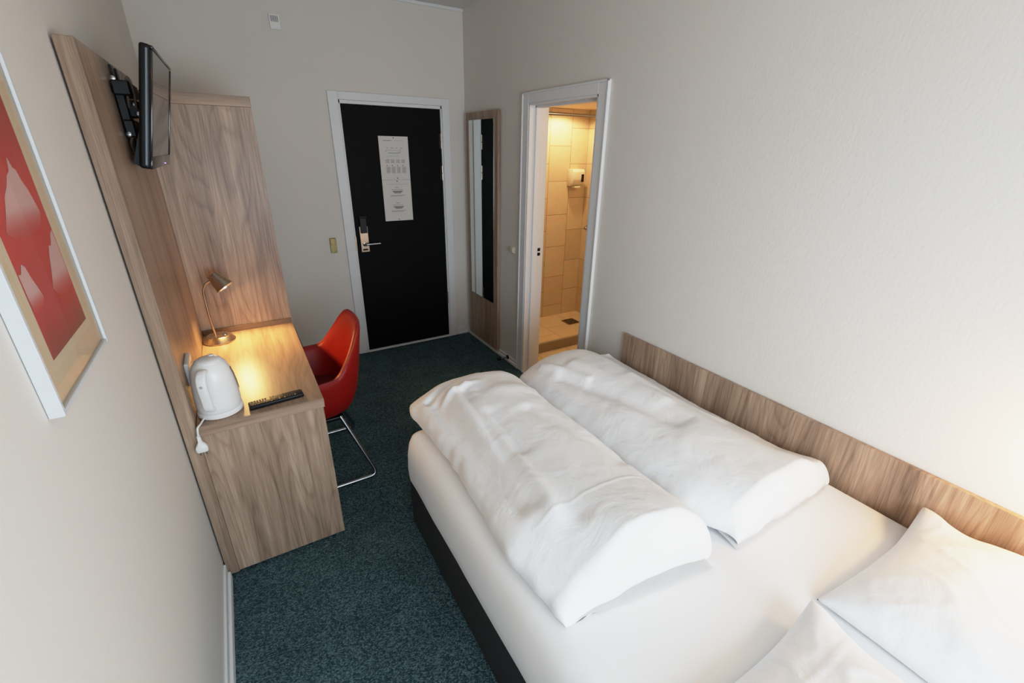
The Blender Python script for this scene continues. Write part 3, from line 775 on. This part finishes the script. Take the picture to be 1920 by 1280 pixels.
# piping along the rim
pts = [shell_pt(-PI+2*PI*k/120, rim_h(-PI+2*PI*k/120)-.001, .007) for k in range(121)]
obj('rim_piping', tube(pts, .004, 8, caps=False), 'red', t, 60)
for s in (-1, 1):
    yb = CY+s*.277; yt = CY+s*.15
    path = arc_path([(CX+.10, yt, .372), (CX+.238, yb, .0115), (CX-.26, yb, .0115), (CX-.12, yt, .372)], .05, 8)
    obj('leg', tube(path, .0105, 12), 'chrome', t, 60)
obj('seat_support', box(CX-.14, CX+.12, CY-.16, CY+.16, .352, .374, .006, 2), 'black', t)

# ================================================================== BED
BX0, BX1, BYF, BYH = -1.376, -.036, -2.160, -4.20
t = thing('bed', 'wide bed with charcoal base and white fitted sheet along the walnut headboard', 'bed', (-.7, -3.18, 0))
obj('bed_base', box(BX0+.004, BX1, BYH, BYF-.008, .004, .30, .012, 3), 'fabric_black', t, 40)
def mattress():
    bm = bmesh.new()
    # rounded-box cage with dense top for gentle sag
    prof = [(0.030, .268), (.008, .275), (-.004, .30), (-.007, .36), (-.004, .44), (.004, .495), (.018, .528), (.042, .546), (.08, .550)]
    rings = []
    def outline(inset, k, n=160):
        x0, x1, y0, y1 = BX0+inset, BX1-abs(inset)*.3, BYH+inset, BYF-inset; r = max(.012, .062-inset)
        segs = [((x1-r, y1-r), 0), ((x0+r, y1-r), 90), ((x0+r, y0+r), 180), ((x1-r, y0+r), 270)]
        out = []
        for i, ((cx, cy), a0) in enumerate(segs):
            for j in range(9):
                a = math.radians(a0+90*j/8); out.append((cx+r*math.cos(a), cy+r*math.sin(a)))
            nx, ny = segs[(i+1) % 4][0]; a = math.radians(a0+90); p = (cx+r*math.cos(a), cy+r*math.sin(a)); q = (nx+r*math.cos(a), ny+r*math.sin(a))
            for j in range(1, 26): out.append((p[0]+(q[0]-p[0])*j/26, p[1]+(q[1]-p[1])*j/26))
        return out
    for ins, z in prof:
        ring = []
        for (x, y) in outline(ins, 0):
            w = noise.noise(Vector((x*5, y*5, z*4)))*.004 + noise.noise(Vector((x*16, y*16, z*5)))*.0015
            ring.append(bm.verts.new((x-w, y+w, z+w*.3)))
        rings.append(ring)
    for u, v in zip(rings, rings[1:]):
        for k in range(len(u)): bm.faces.new((u[k], u[(k+1) % len(u)], v[(k+1) % len(u)], v[k]))
    bm.faces.new(rings[0][::-1]); bm.faces.new(rings[-1])
    return bm
obj('mattress', mattress(), 'sheet', t, 50, label='mattress in a white fitted sheet')

hb = box(-.021, -.002, -4.35, -2.1415, .10, .7547, .0012)
tag(obj('headboard', hb, 'wood_h'), 'low walnut board fixed along the wall beside the bed', 'headboard')

# ---- folded duvets
def ridge(d, w): return math.exp(-(d/w)**2)
def fbm(p, o=4):
    s, a = 0, .5
    for i in range(o): s += a*noise.noise(p*(2**i)); a *= .5
    return s
def duvet(xl, xr, yf, yn, hh, creases, seed, far_drop=.06, NU=150, NV=240):
    """puffy folded slab. xl,xr,yf,yn,hh: functions; u runs round the section, v from foot to head"""
    bm = bmesh.new(); rows = []
    zb = .5535
    vs = [i/NV for i in range(NV+1)]
    for v in vs:
        # spread the sections towards both ends so they round over
        e = .5-.5*math.cos(PI*v); v2 = .25*v+.75*e
        row = []
        for k in range(NU):
            a = 2*PI*k/NU
            c, s = math.cos(a), math.sin(a)
            # rounded slab section
            sx = math.copysign(abs(c)**.55, c)            # -1..1 across
            top = s >= 0
            side = .5+.5*sx
            y = yf(side)+(yn(side)-yf(side))*v2
            L_ = abs(yn(side)-yf(side))
            df = v2*L_; dn = (1-v2)*L_
            rf, rn = .17, .055
            ef = math.sqrt(max(0., 1-(1-min(1., df/rf))**2)); en = math.sqrt(max(0., 1-(1-min(1., dn/rn))**2))
            env = min(ef**.85, en)
            X0, X1 = xl(v2), xr(v2)
            pin = (1-ef)*.035+(1-en)*.012
            x = X0+pin+(X1-X0-2*pin)*side
            hgt = hh(side, v2)
            if top:
                z = zb+hgt*(.30+.70*abs(s)**.75)*1.0
                z = zb+(z-zb)*env + (1-ef)*far_drop*.9
                if abs(s) < 1e-6: pass
            else:
                z = zb+hgt*.30*(1-abs(s)**.6)*env+(1-ef)*far_drop*.8
            # bulge of the near end outwards at mid height
            p = Vector((x*4.2+seed, y*1.5, seed*.3))
            ww = 0.
            if top:
                k_ = min(1, abs(s)*1.4)
                lon = noise.noise(Vector((x*9+seed, y*1.6-x*2.2, 1.3)))
                ww += .012*noise.noise(Vector((x*3.1+seed*2, y*3.4, seed)))*k_ + .006*lon*k_ + .004*fbm(Vector((x*4+seed, y*4, seed)))*k_
                cr = 1-abs(noise.noise(Vector((x*6-y*2+seed*2, y*3.2+x*2, 4.))))*2
                ww += .0035*max(0, cr-.55)*k_
                cr = 1-abs(noise.noise(Vector((x*11+y*3+seed*2, y*7-x*4, 9.))))*2
                ww += .0025*max(0, cr-.6)*k_
                for (cx0, cy0, cx1, cy1, wd, amp) in creases:
                    amp = amp*(1 if wd < .01 else 1.7)
                    dx, dy = cx1-cx0, cy1-cy0; l2 = dx*dx+dy*dy
                    tt = max(-.1, min(1.1, ((x-cx0)*dx+(y-cy0)*dy)/l2)); fd = 1. if 0 <= tt <= 1 else math.exp(-((tt if tt < 0 else tt-1)/.06)**2)
                    dd = math.hypot(x-(cx0+dx*tt), y-(cy0+dy*tt)); ww += amp*ridge(dd, wd)*fd
                z += ww*env
            else:
                ww = .006*noise.noise(Vector((x*9+seed, y*3, 2.2)))
            side_w = (.012 if sx < 0 and xl is xl1 else .004)*noise.noise(Vector((y*6+seed, z*6, sx)))+.006*noise.noise(Vector((y*17+seed, z*9, sx)))
            x += side_w*(abs(sx)**4)
            yend = 0
            if dn < .2: yend = .012*noise.noise(Vector((x*9, z*9, seed)))*(1-dn/.2)
            row.append(bm.verts.new((x, y+yend, max(z, zb))))
        rows.append(row)
    for a, b in zip(rows, rows[1:]):
        for k in range(NU): bm.faces.new((a[k], a[(k+1) % NU], b[(k+1) % NU], b[k]))
    for r in (rows[0], rows[-1]):
        c = Vector((0, 0, 0))
        for v in r: c += v.co
        cv = bm.verts.new(c/NU)
        for k in range(NU): bm.faces.new((r[k], r[(k+1) % NU], cv))
    return bm

def sm(a, b, x):
    t = max(0, min(1, (x-a)/(b-a))); return t*t*(3-2*t)

# the one nearer the aisle
d = thing('duvet', 'folded white duvet on the aisle side of the bed, far from the headboard', 'duvet', (-1.03, -2.7, .5535), 'folded white duvets')
def xl1(v): return -1.325+.02*math.sin(v*5)+.035*sm(.75, 1., v)-.015*(1-sm(0, .2, v))
def xr1(v): return -.757-.010*math.sin(v*6)+.0*v
def yf1(s): return -2.085+.03*math.sin(s*PI)-.0*s
def yn1(s): return -3.285-.045*s+.02*math.sin(s*PI)
def hh1(s, v):
    b = .168+.026*math.sin(PI*min(1, max(0, s*.9+.05)))
    b *= .92+.10*sm(.0, .12, v)-.05*sm(.25, .6, v)+.06*sm(.8, 1., v)
    e = sm(.72, .97, v)
    return b*((1-e)*(.80+.20*sm(0, .3, s))+e*(.50+.56*sm(0, .5, s)-.06*sm(.8, 1., s)))
cre1 = [(-1.24, -3.055, -.84, -3.068, .0036, .0026),      # stitched hem
        (-1.24, -2.25, -1.24, -2.95, .030, -.016), (-1.17, -2.30, -1.19, -3.05, .035, .010), (-1.10, -2.5, -1.12, -3.1, .03, -.008),
        (-1.27, -2.20, -1.12, -2.16, .02, -.014), (-1.22, -2.28, -1.08, -2.24, .02, .012), (-1.0, -2.35, -.82, -2.4, .05, .008),
        (-.95, -2.55, -.80, -2.95, .05, -.008), (-1.13, -2.28, -1.20, -2.98, .022, -.013), (-1.06, -2.32, -1.11, -2.75, .03, -.008)]
obj('duvet_body', duvet(xl1, xr1, yf1, yn1, hh1, cre1, 1.7, .07), 'linen', d, True)
# loose hem of the cover lying on the sheet in front of the fold
def hem(xa, xb, ya, yb, yc, seed):
    bm = bmesh.new(); rows = []
    for i in range(41):
        s = i/40; x = xa+(xb-xa)*s; row = []
        y1 = yb+(yc-yb)*s+.006*noise.noise(Vector((x*14, seed, 0)))
        for j in range(13):
            t_ = j/12; y = ya+(y1-ya)*t_
            z = .5545+.016*(1-t_)**1.5+.006*abs(noise.noise(Vector((x*10, y*12, seed))))+.003*math.sin(t_*PI)
            row.append(bm.verts.new((x, y, z)))
        rows.append(row)
    for a, b in zip(rows, rows[1:]):
        for j in range(12): bm.faces.new((a[j], a[j+1], b[j+1], b[j]))
    bmesh.ops.solidify(bm, geom=bm.faces[:], thickness=-.003)
    return bm
obj('cover_hem', hem(-1.285, -.785, -3.20, -3.275, -3.365, 3.), 'linen', d, 40)

# the one against the headboard
d = thing('duvet', 'folded white duvet lying against the walnut headboard', 'duvet', (-.4, -2.75, .5535), 'folded white duvets')
def xl2(v): return -.742-.010*math.sin(v*6)+.085*sm(.84, 1., v)
def xr2(v): return -.045+.006*math.sin(v*9)
def yf2(s): return -2.10+.045*math.sin(s*PI)
def yn2(s): return -3.345+.0*s
def hh2(s, v):
    edge = 1-.62*sm(.55, 1., s)*(1-.55*sm(.82, .98, v))
    b = (.165+.03*math.sin(PI*min(1, s*1.2)))*edge
    b *= .96-.10*sm(.15, .45, v)+.08*sm(.78, 1., v)
    return b
cre2 = [(-.62, -2.35, -.45, -2.9, .04, -.012), (-.52, -2.3, -.35, -2.75, .05, .010), (-.64, -2.2, -.55, -2.45, .02, .012),
        (-.3, -2.5, -.15, -2.9, .05, .008)]
obj('duvet_body', duvet(xl2, xr2, yf2, yn2, hh2, cre2, 5.3, .07), 'linen', d, True)
obj('cover_hem', hem(-.66, -.10, -3.28, -3.36, -3.352, 8.), 'linen', d, 40)

# ---- pillows
def pillow(cx, cy, lx, ly, th, z0, rotz, lifts, seed, hemline=None):
    bm = bmesh.new(); n = 70; top = []; bot = []
    ca, sa = math.cos(rotz), math.sin(rotz)
    for i in range(n+1):
        rt, rb_ = [], []
        for j in range(n+1):
            u = -1+2*i/n; v = -1+2*j/n
            u2 = math.sin(u*PI/2)*.35+u*.65; v2 = math.sin(v*PI/2)*.35+v*.65
            # sides pulled in between the corners
            px = u2*lx/2*(1-.055*(1-v2*v2)); py = v2*ly/2*(1-.06*(1-u2*u2))
            f = max(0, (1-abs(u2)**2.6))**.55*max(0, (1-abs(v2)**2.6))**.55
            w = fbm(Vector((px*7+seed, py*7, seed)))*.012+.006*max(0, .6-abs(noise.noise(Vector((px*9+seed*3, py*9, 2))))*3)
            lift = 0
            for (lu, lv, amp, wd) in lifts: lift += amp*math.exp(-((u2-lu)**2+(v2-lv)**2)/wd**2)
            if hemline is not None:
                w += .004*ridge(v2-hemline, .02)
            zt = z0+.012+th*f*.86+w*f**.5+lift; zbm = z0+.010-min(.010, th*.2*f)+lift*(1-f)*.9
            x = cx+px*ca-py*sa; y = cy+px*sa+py*ca
            rt.append(bm.verts.new((x, y, zt)))
            rb_.append(rt[-1] if i in (0, n) or j in (0, n) else bm.verts.new((x, y, max(z0, min(zbm, zt-.002)))))
        top.append(rt); bot.append(rb_)
    for i in range(n):
        for j in range(n):
            bm.faces.new((top[i][j], top[i+1][j], top[i+1][j+1], top[i][j+1]))
            q = (bot[i][j], bot[i][j+1], bot[i+1][j+1], bot[i+1][j])
            try: bm.faces.new(q)
            except ValueError: pass
    return bm
o = obj('pillow', pillow(-.340, -3.875, .60, .56, .15, .5535, math.radians(-2), [(1, 1, .075, .35), (1, 0., .06, .5), (-1, 1, .0, .3)], 2.2), 'pillow', smooth=True)
tag(o, 'white pillow leaning against the walnut headboard under the warm light', 'pillow', 'white bed pillows')
o = obj('pillow', pillow(-1.005, -3.875, .62, .58, .13, .5535, math.radians(-1), [(1, 1, .048, .34), (1, 0, .02, .5)], 6.1, .62), 'pillow', smooth=True)
tag(o, 'white pillow with a stitched hem on the aisle side of the bed', 'pillow', 'white bed pillows')

# ================================================================== LIGHTS
def area(name, loc, rot, sx, sy, power, col, spread=None):
    l = bpy.data.lights.new(name, 'AREA'); l.shape = 'RECTANGLE'; l.size = sx; l.size_y = sy; l.energy = power; l.color = col
    if spread: l.spread = spread
    o = bpy.data.objects.new(name, l); COL.objects.link(o); o.location = loc; o.rotation_euler = rot; return o
def point(name, loc, power, col, r=.05):
    l = bpy.data.lights.new(name, 'POINT'); l.energy = power; l.color = col; l.shadow_soft_size = r
    o = bpy.data.objects.new(name, l); COL.objects.link(o); o.location = loc; return o
def spot(name, loc, dirv, power, col, ang, blend=.5, r=.02):
    l = bpy.data.lights.new(name, 'SPOT'); l.energy = power; l.color = col; l.spot_size = math.radians(ang); l.spot_blend = blend; l.shadow_soft_size = r
    o = bpy.data.objects.new(name, l); COL.objects.link(o); o.location = loc
    o.rotation_euler = Vector(dirv).to_track_quat('-Z', 'Y').to_euler(); return o

area('window_daylight', ((WX0+WX1)/2, YF+.02, (WZ0+WZ1)/2), (math.radians(90), 0, 0), WX1-WX0-.12, WZ1-WZ0-.12, 53, (.68, .85, 1.))
point('bedside_lamp_light', (-.10, -3.93, .98), 11., (1., .53, .17), .05)
spot('desk_lamp_light', S1+ax*.004, (.22, -.50, -1.), 22., (1., .56, .18), 125, .6, .035)
point('warm_fill_light', (-1.0, -4.35, 2.5), 6., (1., .70, .44), .15)  # added warm fill high behind the camera, no fixture there
spot('bathroom_light', (.84, -.46, 2.075), (0, 0, -1), 30., (1., .74, .44), 165, .3, .04)
point('bathroom_front_light', (.85, -1.7, 1.95), 10, (1., .74, .44), .06)

w = bpy.data.worlds.new('daylight'); sc.world = w; w.use_nodes = True
bg = w.node_tree.nodes['Background']; bg.inputs['Color'].default_value = (.75, .86, 1., 1); bg.inputs['Strength'].default_value = .5

# ================================================================== CAMERA
cam = bpy.data.cameras.new('camera'); co = bpy.data.objects.new('camera', cam); COL.objects.link(co)
rx, ry, rz = (math.radians(a) for a in (66.72236, -.916944, -30.929070))
Rm = Matrix.Rotation(rz, 3, 'Z') @ Matrix.Rotation(ry, 3, 'Y') @ Matrix.Rotation(rx, 3, 'X')
mw = Rm.to_4x4(); mw.translation = Vector((-1.851586, -3.886414, 1.738048)); co.matrix_world = mw
cam.sensor_width = 36.; cam.lens = 838.4487*36/1920; cam.clip_start = .02
sc.camera = co

sc.view_settings.view_transform = 'Standard'
# soft highlight shoulder, as a camera has
vs_ = sc.view_settings; vs_.use_curve_mapping = True; cmap = vs_.curve_mapping; cmap.white_level = (4, 4, 4); cmap.use_clip = False
cv = cmap.curves[3]
def shoulder(x): return x if x < .55 else .55+.45*(1-math.exp(-(x-.55)/.45))
pts_ = [(x/4, shoulder(x)) for x in (.55, .7, .85, 1., 1.25, 1.6, 2.1, 3.)]
cv.points[0].location = (0, 0); cv.points[1].location = (1, 1)
for p_ in [(.03, .12), (.08, .32)]+pts_: cv.points.new(*p_)
cmap.update()
sc.view_settings.exposure = -.12
sc.cycles.use_adaptive_sampling = True; sc.cycles.adaptive_threshold = .04
sc.cycles.max_bounces = 8; sc.cycles.diffuse_bounces = 5; sc.cycles.glossy_bounces = 4
sc.cycles.use_denoising = True
sc.cycles.sample_clamp_indirect = 8.
